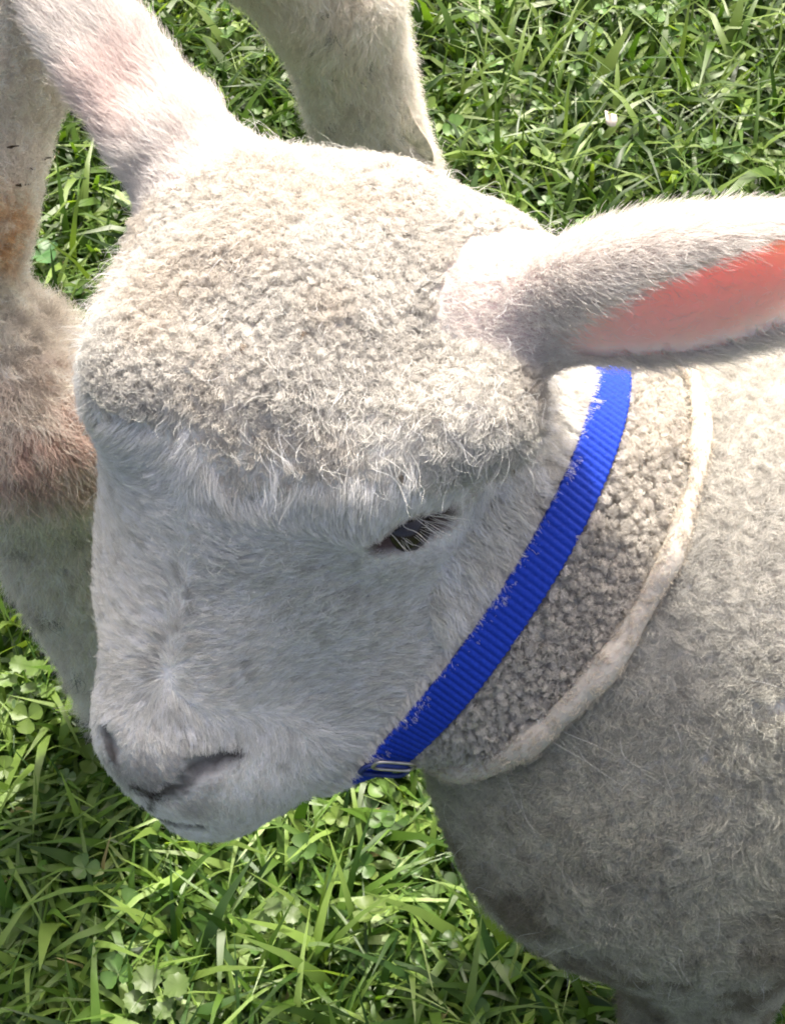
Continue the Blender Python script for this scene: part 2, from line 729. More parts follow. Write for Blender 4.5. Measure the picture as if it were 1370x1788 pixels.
M_EAR = skin_mat('ear_skin', bump=.1, scale=300, rough=.6)
_p = [n_ for n_ in M_EAR.node_tree.nodes if n_.type == 'BSDF_PRINCIPLED'][0]
_p.inputs['Subsurface Weight'].default_value = .85
_p.inputs['Subsurface Scale'].default_value = .012
[n_ for n_ in M_EAR.node_tree.nodes if n_.type == 'MIX_RGB'][0].inputs[0].default_value = .12
M_LAMB = empty('lamb', (float(BC[0]), float(BC[1]), 0))
tag(M_LAMB, 'white curly-fleeced lamb in the foreground, head bent down, pink inner ear showing', 'lamb')
lamb_body = mesh_obj('body', LV, LQ, M_SKIN, M_LAMB, col=lamb_skin(LV))
lamb_body.data.materials.append(M_EAR)
_in = (ear_inside(LV) * (sd_earR(LV) < .004))[LQ].mean(1) > .3
if len(lamb_body.data.polygons) == len(LQ):
    lamb_body.data.polygons.foreach_set('material_index', _in.astype(np.int32))

# ------------------------------------------------------------------ loops round the neck (collar and fleece roll)
TRUNK = lambda P: smin(sd_neck(P), sd_body(P), .012)


def neck_loop(f, pix, off, n=360):
    A, B, C = [march(f, *p_) for p_ in pix]
    nn = nrm(np.cross(B - A, C - A))
    if nn @ CR < 0: nn = -nn                                  # towards the body
    c = (A + C) / 2 - CB * .03
    c = c - nn * ((c - A) @ nn)
    u = nrm(A - C)
    v_ = np.cross(nn, u)
    if v_ @ CB < 0: v_ = -v_
    ph = np.linspace(0, 2 * math.pi, n, endpoint=False)
    D = np.cos(ph)[:, None] * u + np.sin(ph)[:, None] * v_
    r = np.full(n, .135)
    for _ in range(120):
        r = r - np.clip(f(c + D * r[:, None]) - off, -.004, .02) * .7
        r = np.maximum(r, .02)
    k = np.ones(9) / 9
    r = np.convolve(np.concatenate([r[-4:], r, r[:4]]), k, 'valid')
    return c + D * r[:, None], nn, A


COLLAR_L, COLLAR_N, COLLAR_P = neck_loop(lambda P: smin(smin(sd_neck(P), sd_body(P), .012), sd_head(P), .03), ((1058, 690), (936, 985), (708, 1285)), .0030)
ROLL_L, ROLL_N, ROLL_P = neck_loop(TRUNK, ((1197, 680), (1140, 1010), (800, 1322)), .003)


def kd_of(P):
    k = KDTree(len(P))
    for i, p_ in enumerate(P.tolist()):
        k.insert(p_, i)
    k.balance()
    return k


def nearest(P, Q):
    """index and distance of the nearest of Q for each P"""
    k = kd_of(Q)
    r = [k.find(p_)[1:] for p_ in P.tolist()]
    r = np.array(r)
    return r[:, 0].astype(int), r[:, 1]


# ------------------------------------------------------------------ fur
def scatter(V, Q, dens, f):
    """roots on the quads, dens(P,N) in strands per cm2"""
    T = np.concatenate([Q[:, [0, 1, 2]], Q[:, [0, 2, 3]]])
    a, b, c = V[T[:, 0]], V[T[:, 1]], V[T[:, 2]]
    cr_ = np.cross(b - a, c - a)
    ar = np.linalg.norm(cr_, axis=1) / 2
    cen = (a + b + c) / 3
    nn = nrm(cr_)
    x = dens(cen, nn) * ar * 1e4
    num = np.floor(x + rng.random(len(x))).astype(int)
    i = np.repeat(np.arange(len(T)), num)
    u, v_ = rng.random(len(i)), rng.random(len(i))
    m_ = u + v_ > 1
    u[m_], v_[m_] = 1 - u[m_], 1 - v_[m_]
    P = a[i] + u[:, None] * (b - a)[i] + v_[:, None] * (c - a)[i]
    N = nrm(grad(f, P))
    return P, N


def view_weight(P, N, back=.08, outside=.06):
    px, py, d = project(P)
    vw = nrm(CAMP - P)
    fc = (N * vw).sum(1)
    wgt = np.where(fc > -.45, 1.0, back)
    ins = (px > -130) & (px < 1500) & (py > -130) & (py < 1920)
    return np.where(ins, wgt, wgt * outside)


def tangent(D, N):
    return nrm(D - N * (D * N).sum(1)[:, None] + 1e-9)


def strands(P, N, D, L, k=6, lean=.7, curl=None, turns=1.3, jit=.25, clump=None, cl_amt=.5, r0=1.0e-4, tipw=.35, share_phase=True, wave=0.0):
    n = len(P)
    t = np.linspace(0, 1, k)[None, :, None]
    lean = np.broadcast_to(np.asarray(lean, float), (n,))[:, None, None]
    Dj = nrm(D + rng.normal(0, jit, (n, 3)))
    X = P[:, None] - N[:, None] * .0006 + L[:, None, None] * (N[:, None] * (np.sqrt(np.maximum(1 - lean ** 2, .02)) * t * (1 - .35 * lean * t)) + Dj[:, None] * lean * t ** 1.3)
    ci = None
    if clump is not None:
        nc = max(4, int(n / clump))
        sel = rng.choice(n, nc, replace=False)
        ci, _ = nearest(P, P[sel])
        tipc = X[sel][ci]
        X = X + (tipc - X) * (t ** 1.1) * cl_amt
    if curl is not None:
        cu = np.broadcast_to(np.asarray(curl, float), (n,))[:, None, None]
        e1 = nrm(np.cross(N, Dj))
        ax = nrm(X[:, -1] - X[:, 0])
        e2 = np.cross(ax, e1)
        ph = rng.random(n) * 6.283
        sg = np.where(rng.random(n) < .5, -1.0, 1.0)
        if ci is not None and share_phase:
            pc = rng.random(ci.max() + 1) * 6.283
            sc_ = np.where(rng.random(ci.max() + 1) < .5, -1.0, 1.0)
            ph = pc[ci] + rng.normal(0, .5, n)
            sg = sc_[ci]
        ang = ph[:, None, None] + sg[:, None, None] * t * turns * 6.283
        o0 = np.cos(ph)[:, None, None] * e1[:, None] + np.sin(ph)[:, None, None] * e2[:, None]
        X = X + cu * np.minimum(t * 2.2, 1) * ((np.cos(ang) * e1[:, None] + np.sin(ang) * e2[:, None]) - o0 * .3)
    if wave:
        X = X + rng.normal(0, 1, (n, 1, 3)) * wave * np.sin(t * rng.uniform(3, 8, (n, 1, 1)) + rng.uniform(0, 6, (n, 1, 1)))
    rad = r0 * (1 - (1 - tipw) * np.linspace(0, 1, k)[None, :] ** 2) * rng.uniform(.7, 1.25, (n, 1))
    return X, rad, ci


def shade(base, n, ci=None, amt=.10, camt=.10):
    c = np.broadcast_to(base, (n, 3)) * (1 + rng.normal(0, amt, (n, 1)))
    if ci is not None:
        c = c * (1 + rng.normal(0, camt, (ci.max() + 1, 1)))[ci]
    return np.clip(c, .01, .96)


def lamb_dens(P, N):
    st, dh, dn, db, dl, dr = lamb_regions(P)
    d = np.full(len(P), 330.0)
    d = np.where((dh < dn) & (st[:, 0] > 4), 430, d)
    d = np.where((db < dn) & (db < dh), 300, d)
    d = np.where(np.minimum(dl, dr) < dh, 330, d)
    d = d * (1 - .95 * (ear_inside(P) > .4) * (dr < .004))
    d = d * np.where(sd_eyeslot(P) < .0015, .0, 1)
    d = d * np.where(sd_carve(P) < .0002, .0, 1)
    return d * view_weight(P, N) * FURD


FURD = 1.38
print('fur')
FP, FN = scatter(LV, LQ, lamb_dens, LAMB)
st, dh, dn, db, dl, dr = lamb_regions(FP)
s_, t_, q_ = st[:, 0], st[:, 1], st[:, 2]
side1 = (FP - COLLAR_P) @ COLLAR_N
side2 = (FP - ROLL_P) @ ROLL_N
de = np.minimum(dl, dr)
isear = de < np.minimum(dh, dn) - .0005 + .004 * (NA(FP, 140) - .5) + .003 * (NC(FP, 380) - .5)
onhead = (dh < np.minimum(dn, db) + .001) & ~isear & (side1 < .0)
edge = 3.9 + 2.4 * (NA(FP, 60) - .5) + 1.6 * (NB_(FP, 170) - .5) + 1.5 * (NC(FP, 420) - .5) - .9 * sstep(2.5, 5, np.abs(t_))
r_poll = onhead & (s_ < edge) & (q_ > -5.2)
r_face = onhead & ~r_poll
r_front = ~isear & ~onhead & (side1 < 0)
r_neck = ~isear & ~onhead & ~r_front & (side2 < -.001)
r_body = ~isear & ~onhead & ~r_front & ~r_neck
dcol = np.full(len(FP), 1.0)
nr_ = np.abs(side1) < .02
_, dcol[nr_] = nearest(FP[nr_], COLLAR_L)
under = dcol < .0074
keep = ~(under & ~isear)
r_fringe = ~isear & (side1 > -.0112) & (side1 < -.0066) & (np.abs(dcol) < .02)
r_front &= ~r_fringe
r_face &= ~r_fringe
r_poll &= ~r_fringe
print({k_: int(v_.sum()) for k_, v_ in dict(ear=isear, poll=r_poll, face=r_face, front=r_front, neck=r_neck, body=r_body).items()})

# -- ears: long soft hair running out along the ear
m_ = isear & keep
P, N = FP[m_], FN[m_]
left = (dl < dr)[m_]
ax = np.where(left[:, None], ELA, ERA)
lat = np.where(left[:, None], ELW, ERW)
D = tangent(ax + lat * rng.normal(0, .25, (len(P), 1)) + np.where(left[:, None], c2w(.15, -.35, 0), c2w(0, -.25, .1)), N)
ins = ear_inside(P) > .4
L_ = np.where(ins, .004, .0085 + .0030 * NA(P, 90)) * rng.uniform(.6, 1.25, len(P))
along = np.where(left, (P - EL_B) @ ELA, (P - ER_B) @ ERA)
L_ = L_ * (.42 + .58 * sstep(-.005, .028, along + .012 * (NB_(P, 110) - .5)))          # shorter where the ear grows out of the poll
X, rad, ci = strands(P, N, D, L_, k=6, lean=.80, jit=.18, clump=26, cl_amt=.24, r0=.62e-4, wave=.0005)
tint = shade(WHITE * np.array([.90, .87, .87]), len(P), ci, .07, .06)
pinkish = sstep(.022, .006, np.minimum(np.linalg.norm(P - march(RAW, 222, 150), axis=1), np.linalg.norm(P - march(RAW, 185, 190), axis=1)) + .012 * (NA(P, 120) - .5))
tint = mixc(tint, tint * np.array([1.0, .93, .925]), pinkish * left)
hair_obj('ear_hair', X, rad, M_HAIR, M_LAMB, tint)

# -- poll and forehead: tight beaded curls
m_ = r_poll & keep
P, N = FP[m_], FN[m_]
D = tangent(np.broadcast_to(HA, P.shape) * .5 + rng.normal(0, .6, P.shape), N)
L_ = (.0037 + .0022 * NA(P, 45)) * rng.uniform(.75, 1.2, len(P))
loose = .6 * sstep(.56, .72, NB_(P, 38))                             # patches where the curl has been rubbed open
temple = sstep(1.8, 4.4, np.abs(t_[m_])) * sstep(-.5, 2.2, s_[m_])
soft = np.clip(loose + temple + sstep(-2.2, .2, s_[m_] - edge[m_]), 0, 1)
D = nrm(D + (HA * .9 + HL * .5)[None] * soft[:, None])
X, rad, ci = strands(P, N, tangent(D, N), L_ * (1 + .45 * np.clip(loose + temple, 0, 1)) * (1 - .5 * sstep(-2.0, .2, s_[m_] - edge[m_])) * (.4 + .6 * sstep(.003, .018, sd_eyeslot(P))), k=9, lean=.35 + .56 * soft, jit=.3, clump=16, cl_amt=.52, curl=(.0004 + .0006 * NA(P, 60)) * (1 - .72 * soft), turns=1.5, r0=.66e-4, tipw=.7)
tint = shade(CREAM * .80, len(P), ci, .07, .10)
tint = mixc(tint, tint * np.array([.98, .95, .92]), sstep(.45, .8, NC(P, 55)))
tint = mixc(tint, tint * np.array([1.02, 1.04, 1.06]), soft * .7)
fleck = rng.random(ci.max() + 1) < .003
tint = np.where(fleck[ci][:, None], tint * np.array([.5, .43, .37]), tint)
hair_obj('poll_wool', X, rad, M_HAIR, M_LAMB, tint)

# -- face: short flat hair, parted along the nose, swirling at the muzzle
m_ = r_face & keep
P, N = FP[m_], FN[m_]
s1, t1, q1 = s_[m_], t_[m_], q_[m_]
swirl = NA(P, 40) - .5
tc_ = .75 * sstep(13, 10.5, s1)
out_ = HL[None] * np.tanh((t1 - tc_) / .5)[:, None]
up = -HA[None] * (.25 + .75 * sstep(.5, 3.5, np.abs(t1)))[:, None]
low = sstep(10.8, 13.2, s1)[:, None]
D = (out_ * .9 + up) * (1 - low) + (HA[None] * 1.0 + out_ * .5) * low
top = sstep(6.5, 3.8, s1)[:, None]
D = D * (1 - top) + (HA[None] + out_ * .35) * top
back = sstep(3.0, 5.0, np.abs(t1))[:, None] * sstep(-1, -4, q1)[:, None]
D = D * (1 - back) + (-HA[None] * .4 - HN[None] * .6 + CR[None] * .6) * back
D = D + HL[None] * swirl[:, None] * 1.1 + HA[None] * (NB_(P, 40) - .5)[:, None] * .9
L_ = .0050 + .0022 * NB_(P, 70) - .0022 * sstep(12.3, 14, s1) + .0030 * sstep(6.2, 4.2, s1) * NA(P, 60) + .004 * back[:, 0]
carve = sd_carve(P)
L_ = L_ * (.4 + .6 * sstep(.0005, .006, carve)) * (1 - .55 * nose_dark(P)) * (.28 + .72 * sstep(.0015, .016, sd_eyeslot(P)))
X, rad, ci = strands(P, N, tangent(D, N), L_ * rng.uniform(.65, 1.2, len(P)), k=5, lean=.86, jit=.14, clump=30, cl_amt=.38, r0=.7e-4, wave=.0003)
base = np.tile(WHITE, (len(P), 1))
base = mixc(base, GREY * 1.1, np.clip(nose_dark(P) * 1.05, 0, 1))
eyez = sstep(.007, .0015, sd_eyeslot(P))
base = mixc(base, np.array([.50, .40, .38]), eyez * .6)
part = sstep(.13, .03, np.abs(t1 - tc_ + .16 * np.sin(s1 * 1.9) + .14 * (NA(P, 130) - .5))) * sstep(6.8, 8, s1) * sstep(12.6, 11.2, s1)
base = mixc(base, base * .5, part * (.4 + .6 * NC(P, 150)))
base = mixc(base, base * np.array([.93, .84, .73]), sstep(.5, .8, NC(P, 30)) * .12)
hair_obj('face_hair', X, rad, M_HAIR, M_LAMB, shade(base, len(P), ci, .10, .09))

# -- cheek ruff just in front of the collar
m_ = r_front & keep
P, N = FP[m_], FN[m_]
D = tangent(COLLAR_N[None] * .9 - CU[None] * .35 + rng.normal(0, .2, P.shape), N)
L_ = (.007 + .006 * NA(P, 60)) * rng.uniform(.6, 1.2, len(P))
L_ = np.minimum(L_, np.maximum(-side1[m_] - .0066 + .0022 * rng.random(len(P)), .0008) / .66)
X, rad, ci = strands(P, N, D, L_, k=6, lean=.62, jit=.2, clump=34, cl_amt=.38, curl=.0005, r0=.75e-4)
hair_obj('cheek_hair', X, rad, M_HAIR, M_LAMB, shade(WHITE * np.array([1, .98, .95]), len(P), ci))

# -- fringe of cheek hair lapping over the collar's edge
m_ = r_fringe
P, N = FP[m_], FN[m_]
D = tangent(COLLAR_N[None] * 1.0 - CU[None] * .3 + rng.normal(0, .2, P.shape), N)
L_ = (.0050 + .0042 * NA(P, 170)) * rng.uniform(.8, 1.2, len(P))
X, rad, ci = strands(P, N, D, L_, k=6, lean=.50, jit=.15, clump=20, cl_amt=.45, curl=.0003, r0=.75e-4)
hair_obj('collar_fringe', X, rad, M_HAIR, M_LAMB, shade(WHITE * np.array([1, .98, .95]), len(P), ci))

# -- neck between collar and fleece roll: knobbly wool
m_ = r_neck & keep
P, N = FP[m_], FN[m_]
D = tangent(rng.normal(0, 1, P.shape) + COLLAR_N[None] * .3, N)
L_ = (.0046 + .0026 * NA(P, 60)) * rng.uniform(.8, 1.2, len(P))
X, rad, ci = strands(P, N, D, L_, k=9, lean=.22, jit=.3, clump=24, cl_amt=.58, curl=.0007, turns=1.2, r0=.7e-4, tipw=.75)
tint = shade(CREAM * np.array([.85, .84, .83]), len(P), ci, .07, .10)
hair_obj('neck_wool', X, rad, M_HAIR, M_LAMB, tint)

# -- body behind the roll: felted fleece with loose wisps
m_ = r_body & keep
P, N = FP[m_], FN[m_]
D = tangent(np.stack([NA(P, 35) - .5, NB_(P, 35) - .5, NC(P, 35) - .5], 1) * 2.2 + np.array([.3, 0, -.45]), N)  # fleece hangs down and back
L_ = (.0040 + .0032 * NA(P, 50)) * rng.uniform(.6, 1.3, len(P))
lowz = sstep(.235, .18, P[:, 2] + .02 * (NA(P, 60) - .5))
X, rad, ci = strands(P, N, D, L_, k=7, lean=.72, jit=.35, clump=34, cl_amt=.30, curl=.0010, turns=1.2, r0=.58e-4, wave=.0006)
base = np.tile(CREAM * np.array([.75, .755, .75]), (len(P), 1))
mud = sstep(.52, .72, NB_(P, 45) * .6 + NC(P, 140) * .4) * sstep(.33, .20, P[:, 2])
under_shade = sstep(.34, .25, P[:, 2] + .07 * (NA(P, 18) - .5)) * (.65 + .35 * sstep(.3, .6, NC(P, 28)))
base = mixc(base, np.array([.58, .57, .45]), under_shade * .6)  # olive shade of the lower body, painted into the fleece colour
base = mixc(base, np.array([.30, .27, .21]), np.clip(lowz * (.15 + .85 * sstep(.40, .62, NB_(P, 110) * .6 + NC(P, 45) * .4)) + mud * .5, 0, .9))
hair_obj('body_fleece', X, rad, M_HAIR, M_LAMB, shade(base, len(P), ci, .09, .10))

# -- loose long wisps standing off the coat
m_ = (rng.random(len(FP)) < np.where(r_poll, .006 + .018 * (np.abs(t_) > 3) * (s_ > -1), np.where(r_body, .0008, np.where(r_neck, .001, np.where(isear, .012, np.where(r_face, .006 * (s_ < 9), .012)))))) & keep & (sd_eyeslot(FP) > .018) & ~(ear_inside(FP) > .2) & ~((np.abs(side1) < .022) & ~isear & (side1 > -.022) & ~r_poll)
P, N = FP[m_], FN[m_]
hd = (r_poll | r_face)[m_]
D = tangent(np.where(hd[:, None], HA[None] + HL[None] * .5 * np.sign(t_[m_])[:, None], np.array([[.35, -.1, -.5]])) + rng.normal(0, .45, P.shape), N)
L_ = rng.uniform(.008, .017, len(P)) * np.where(r_face[m_] | isear[m_], .7, 1)
X, rad, ci = strands(P, N, D, L_, k=10, lean=.80, jit=.25, clump=5, cl_amt=.55, curl=.0013, turns=.8, r0=.62e-4, wave=.0012, tipw=.25)
hair_obj('loose_wisps', X, rad, M_HAIR, M_LAMB, shade(WHITE, len(P), ci, .06, .04))

# ------------------------------------------------------------------ fleece roll
def tube_loop(name, Lp, r, mat, parent, col, nr=14, nz=.0):
    n = len(Lp)
    tng = nrm(np.roll(Lp, -1, 0) - np.roll(Lp, 1, 0))
    c = Lp.mean(0)
    o_ = nrm((Lp - c) - tng * ((Lp - c) * tng).sum(1)[:, None])
    b_ = np.cross(tng, o_)
    ph = np.linspace(0, 2 * math.pi, nr, endpoint=False)
    V = Lp[:, None] + r[:, None, None] * (np.cos(ph)[None, :, None] * o_[:, None] + np.sin(ph)[None, :, None] * b_[:, None])
    V = V.reshape(-1, 3)
    if nz:
        V = V + (NA(V, 160)[:, None] - .5) * nz * nrm(V - np.repeat(Lp, nr, 0))
    i = np.arange(n * nr).reshape(n, nr)
    q = np.stack([i, np.roll(i, -1, 0), np.roll(np.roll(i, -1, 0), -1, 1), np.roll(i, -1, 1)], -1).reshape(-1, 4)[:, ::-1]
    return V, q, tng, o_


px_, py_, _d = project(ROLL_L)
rr = .0030 + .0013 * sstep(800, 1250, py_) + .0006 * np.sin(np.arange(len(ROLL_L)) * .21)
V, q, tng, o_ = tube_loop('fleece_roll', ROLL_L, rr, None, None, None, nz=.0012)
roll = mesh_obj('fleece_roll', V, q, M_SKIN, M_LAMB, col=np.tile(CREAM * np.array([.72, .68, .62]), (len(V), 1)))
roll['label'] = 'cream rolled edge of felted fleece round the neck'
frolls = lambda P: np.zeros(len(P))
T_ = np.repeat(tng, 14, 0)
Nr = nrm(V - np.repeat(ROLL_L, 14, 0))
idx_ = rng.integers(0, len(V), 16000)
P = V[idx_] + T_[idx_] * rng.normal(0, .0008, (len(idx_), 1))
X, rad, ci = strands(P, Nr[idx_], tangent(T_[idx_] + Nr[idx_] * .2, Nr[idx_]), rng.uniform(.0014, .0034, len(idx_)), k=6, lean=.75, jit=.5, clump=24, cl_amt=.4, curl=.0004, r0=.95e-4)
hair_obj('roll_fuzz', X, rad, M_HAIR, roll, shade(CREAM * np.array([.76, .715, .65]), len(P), ci, .08, .06))

# ------------------------------------------------------------------ eye
eye_r = .0085
ctr = P_EYE - nrm(HL * .75 + HN * .5 + CB * .4) * .0098
bmV, bmF = [], []
nu, nv = 24, 16
for i in range(nv + 1):
    for j in range(nu):
        a_, b_ = math.pi * i / nv, 2 * math.pi * j / nu
        bmV.append(ctr + eye_r * np.array([math.sin(a_) * math.cos(b_), math.sin(a_) * math.sin(b_), math.cos(a_)]))
for i in range(nv):
    for j in range(nu):
        bmF.append((i * nu + j, (i + 1) * nu + j, (i + 1) * nu + (j + 1) % nu, i * nu + (j + 1) % nu))
eye_o = mesh_obj('eye', np.array(bmV), np.array(bmF), M_EYE, M_LAMB)
n_l = 36
tt = np.sort(rng.random(n_l))
lash_root = []
for x in tt:
    p_ = march(LAMB, 684 + 92 * x + rng.normal(0, 2), 934 - 34 * x - 10 * math.sin(math.pi * x) + rng.normal(0, 3))
    lash_root.append(p_)
lr = np.array(lash_root)
Nl = nrm(grad(LAMB, lr))
Dl = nrm(c2w(.55, -.55, .25)[None] * (1 - tt[:, None]) + c2w(.95, -.25, .3)[None] * tt[:, None] + rng.normal(0, .14, (n_l, 3)))
X, rad, ci = strands(lr, nrm(CB[None] * .5 + Nl * .5), Dl, rng.uniform(.006, .011, n_l) + .006 * tt, k=7, lean=.9, jit=.06, r0=1.0e-4, wave=.0003)
hair_obj('eyelashes', X, rad, M_HAIR, eye_o, shade(np.array([.84, .82, .79]), n_l, None, .05))

# hooves of the lamb
def claw_pair(name, foot, fwd, size, parent):
    """two pointed claws side by side"""
    fwd = nrm(np.array([fwd[0], fwd[1], 0]))
    sd = np.array([-fwd[1], fwd[0], 0])
    for sg in (-1, 1):
        V, F = [], []
        prof = [(-.8, .0, 1.0), (-.75, .55, .95), (-.2, .9, .85), (.25, .85, .75), (.6, .5, .5), (1.25, .0, .35), (1.2, 0, .0)]
        secs = [(-.9, 1.0, .9), (-.3, 1.15, 1.1), (.3, 1.05, .9), (.9, .75, .55), (1.35, .25, .22)]
        for (x, wd, ht) in secs:
            for k in range(8):
                a_ = 2 * math.pi * k / 8
                V.append(np.array(foot) * [1, 1, 0] + fwd * x * size + sd * (sg * .52 + .46 * wd * math.cos(a_)) * size + np.array([0, 0, .001 + (ht * .75) * size * (1 + math.sin(a_))]))
        n_ = len(secs)
        for i in range(n_ - 1):
            for k in range(8):
                F.append((i * 8 + k, i * 8 + (k + 1) % 8, (i + 1) * 8 + (k + 1) % 8, (i + 1) * 8 + k))
        F.append(tuple(range(7, -1, -1)))
        F.append(tuple((n_ - 1) * 8 + k for k in range(8)))
        mesh_obj('hoof', V, F, M_HOOF, parent)


for (_h, _k, ft) in LEGS:
    claw_pair('hoof', ft, (-1, -.2), .011, M_LAMB)
adopt(M_LAMB)

# ------------------------------------------------------------------ collar
m, nt, out = new_mat('blue_webbing')
p = nt.nodes.new('ShaderNodeBsdfPrincipled')
p.inputs['Roughness'].default_value = .55
p.inputs['Specular IOR Level'].default_value = .2
uvn = nt.nodes.new('ShaderNodeAttribute')
uvn.attribute_name = 'Col'
wv = nt.nodes.new('ShaderNodeTexNoise')
wv.inputs['Scale'].default_value = 900
tc = nt.nodes.new('ShaderNodeTexCoord')
mr = nt.nodes.new('ShaderNodeMapRange')
mr.inputs['To Min'].default_value = .7
mr.inputs['To Max'].default_value = 1.25
sc2 = nt.nodes.new('ShaderNodeVectorMath')
sc2.operation = 'SCALE'
nt.links.new(tc.outputs['Object'], wv.inputs['Vector'])
nt.links.new(wv.outputs['Fac'], mr.inputs['Value'])
nt.links.new(uvn.outputs['Color'], sc2.inputs[0])
nt.links.new(mr.outputs[0], sc2.inputs['Scale'])
nt.links.new(sc2.outputs[0], p.inputs['Base Color'])
bp = nt.nodes.new('ShaderNodeBump')
bp.inputs['Strength'].default_value = .3
bp.inputs['Distance'].default_value = .0006
nt.links.new(wv.outputs['Fac'], bp.inputs['Height'])
nt.links.new(bp.outputs[0], p.inputs['Normal'])
nt.links.new(p.outputs[0], out.inputs[0])
M_BLUE = m


def resample(Lp, n):
    Q = np.vstack([Lp, Lp[:1]])
    s = np.concatenate([[0], np.cumsum(np.linalg.norm(np.diff(Q, axis=0), axis=1))])
    x = np.linspace(0, s[-1], n, endpoint=False)
    return np.stack([np.interp(x, s, Q[:, i]) for i in range(3)], 1), x


RAWB = lambda P: smin(smin(sd_neck(P), sd_body(P), .012), sd_head(P), .03)


def strap(Lp, halfw, thick, rib, parent, name):
    per = np.linalg.norm(np.diff(np.vstack([Lp, Lp[:1]]), axis=0), axis=1).sum()
    nr = int(round(per / rib))
    n = nr * 6
    C, x = resample(Lp, n)
    sm = np.ones(25) / 25
    Cs = np.stack([np.convolve(np.concatenate([C[-12:, i], C[:, i], C[:12, i]]), sm, 'valid') for i in range(3)], 1)
    tng = nrm(np.roll(Cs, -2, 0) - np.roll(Cs, 2, 0))
    N = nrm(grad(RAWB, Cs, 6e-3))
    N = nrm(N - tng * (N * tng).sum(1)[:, None])
    Wd = np.cross(tng, N)
    nw = 26
    w_ = np.linspace(-1, 1, nw)
    ph = np.arange(n) / 6.0
    V = []
    cols = []
    for j, a_ in enumerate(w_):
        rel = .00055 * np.abs(np.cos(math.pi * (ph + .35 * a_))) ** .7                  # ribs across the webbing, slightly slanted
        tw = .00018 * np.cos(2 * math.pi * (j / 2.0 + np.floor(ph + .35 * a_) * .5))    # the weave inside each rib
        edge_ = halfw * a_ * (1 + .035 * np.cos(2 * math.pi * ph) * (abs(a_) > .98))
        drop = -.0007 * (abs(a_) > .98)
        h_ = thick + rel + tw + drop
        V.append(Cs + Wd * np.broadcast_to(edge_, (n,))[:, None] + N * h_[:, None])
        g = .80 + .25 * np.abs(np.cos(math.pi * (ph + .35 * a_)))
        cols.append(np.array([.011, .046, .42])[None] * g[:, None])
    for j, a_ in enumerate(w_[::-1][[0, -1]]):
        V.append(Cs + Wd * (halfw * a_ * .99) + N * (-.0004))
        cols.append(np.tile(np.array([.012, .04, .4]), (n, 1)))
    V = np.array(V)
    nn_ = V.shape[0]
    i = np.arange(nn_ * n).reshape(nn_, n)
    q = np.stack([i, np.roll(i, -1, 1), np.roll(np.roll(i, -1, 1), -1, 0), np.roll(i, -1, 0)], -1).reshape(-1, 4)
    return mesh_obj(name, V.reshape(-1, 3), q, M_BLUE, parent, col=np.concatenate(cols))


cp = COLLAR_L[np.argmin(COLLAR_L[:, 2])]
collar = empty('collar', tuple(float(v_) for v_ in cp))
tag(collar, 'bright blue ribbed webbing collar buckled round the lamb\'s neck', 'collar')
strap(COLLAR_L, .0066, .0012, .00255, collar, 'strap')
# slide and stitched tail under the throat
px_, py_, _d = project(COLLAR_L)
vis = ((COLLAR_L - COLLAR_L.mean(0)) @ CB) > 0
ib = np.argmin(np.where(vis, np.hypot(px_ - 668, py_ - 1330), 1e9))
tn = nrm(COLLAR_L[(ib + 3) % 360] - COLLAR_L[ib - 3])
nb_ = nrm(grad(RAWB, COLLAR_L[ib][None], 6e-3))[0]
wd = nrm(np.cross(tn, nb_))
M_STEEL = plain_mat('dull_steel', (.45, .44, .40), rough=.35, metal=.9, amt=.2)
M_NAVY = plain_mat('navy_plastic', (.012, .03, .16), rough=.4, amt=.3)


def frame_loop(name, c, u, v_, w_, a, b, r, mat, parent):
    """rounded rectangular ring"""
    pts = []
    for k in range(40):
        ph = 2 * math.pi * k / 40
        cx, sy = math.cos(ph), math.sin(ph)
        pts.append(c + u * a * math.copysign(abs(cx) ** .5, cx) + v_ * b * math.copysign(abs(sy) ** .5, sy))
    pts = np.array(pts)
    V, q, _a, _b = tube_loop(name, pts, np.full(40, r), None, None, None, nr=8)
    return mesh_obj(name, V, q, mat, parent)


cb_ = COLLAR_L[ib] + nb_ * .0028
frame_loop('buckle', cb_, tn, wd, nb_, .0036, .0082, .0009, M_NAVY, collar)
ring = frame_loop('ring', cb_ + nb_ * .0012 - tn * .006, tn, wd, nb_, .0028, .0074, .0006, M_STEEL, collar)
adopt(collar)

# ------------------------------------------------------------------ the larger sheep behind, only its legs and flank in view
HK = at(35, 715, .725)
FT1 = ground_at(262, 1330)
TH1 = at(-135, 320, .675)
JT1 = at(-62, 530, .700)
FT2 = ground_at(655, 372)
UP2 = at(578, -10, .985)
RUMP = np.array([-.45, .72, .60])
EAX = nrm(np.array([-.95, .28, 0]))
EPX = np.array([.28, .95, 0])


def ewe_legs():
    out_ = []
    for b, yy in ((.62, -.13), (.62, .15)):
        f0 = np.array([RUMP[0], RUMP[1], 0]) + EAX * b + EPX * yy
        out_.append((f0 + [0, 0, .42], f0 + [0, 0, .22], f0 + [0, 0, .03]))
    return out_


ELEGS = ewe_legs()
EHEAD = RUMP + EAX * .98 + np.array([0, 0, .18])


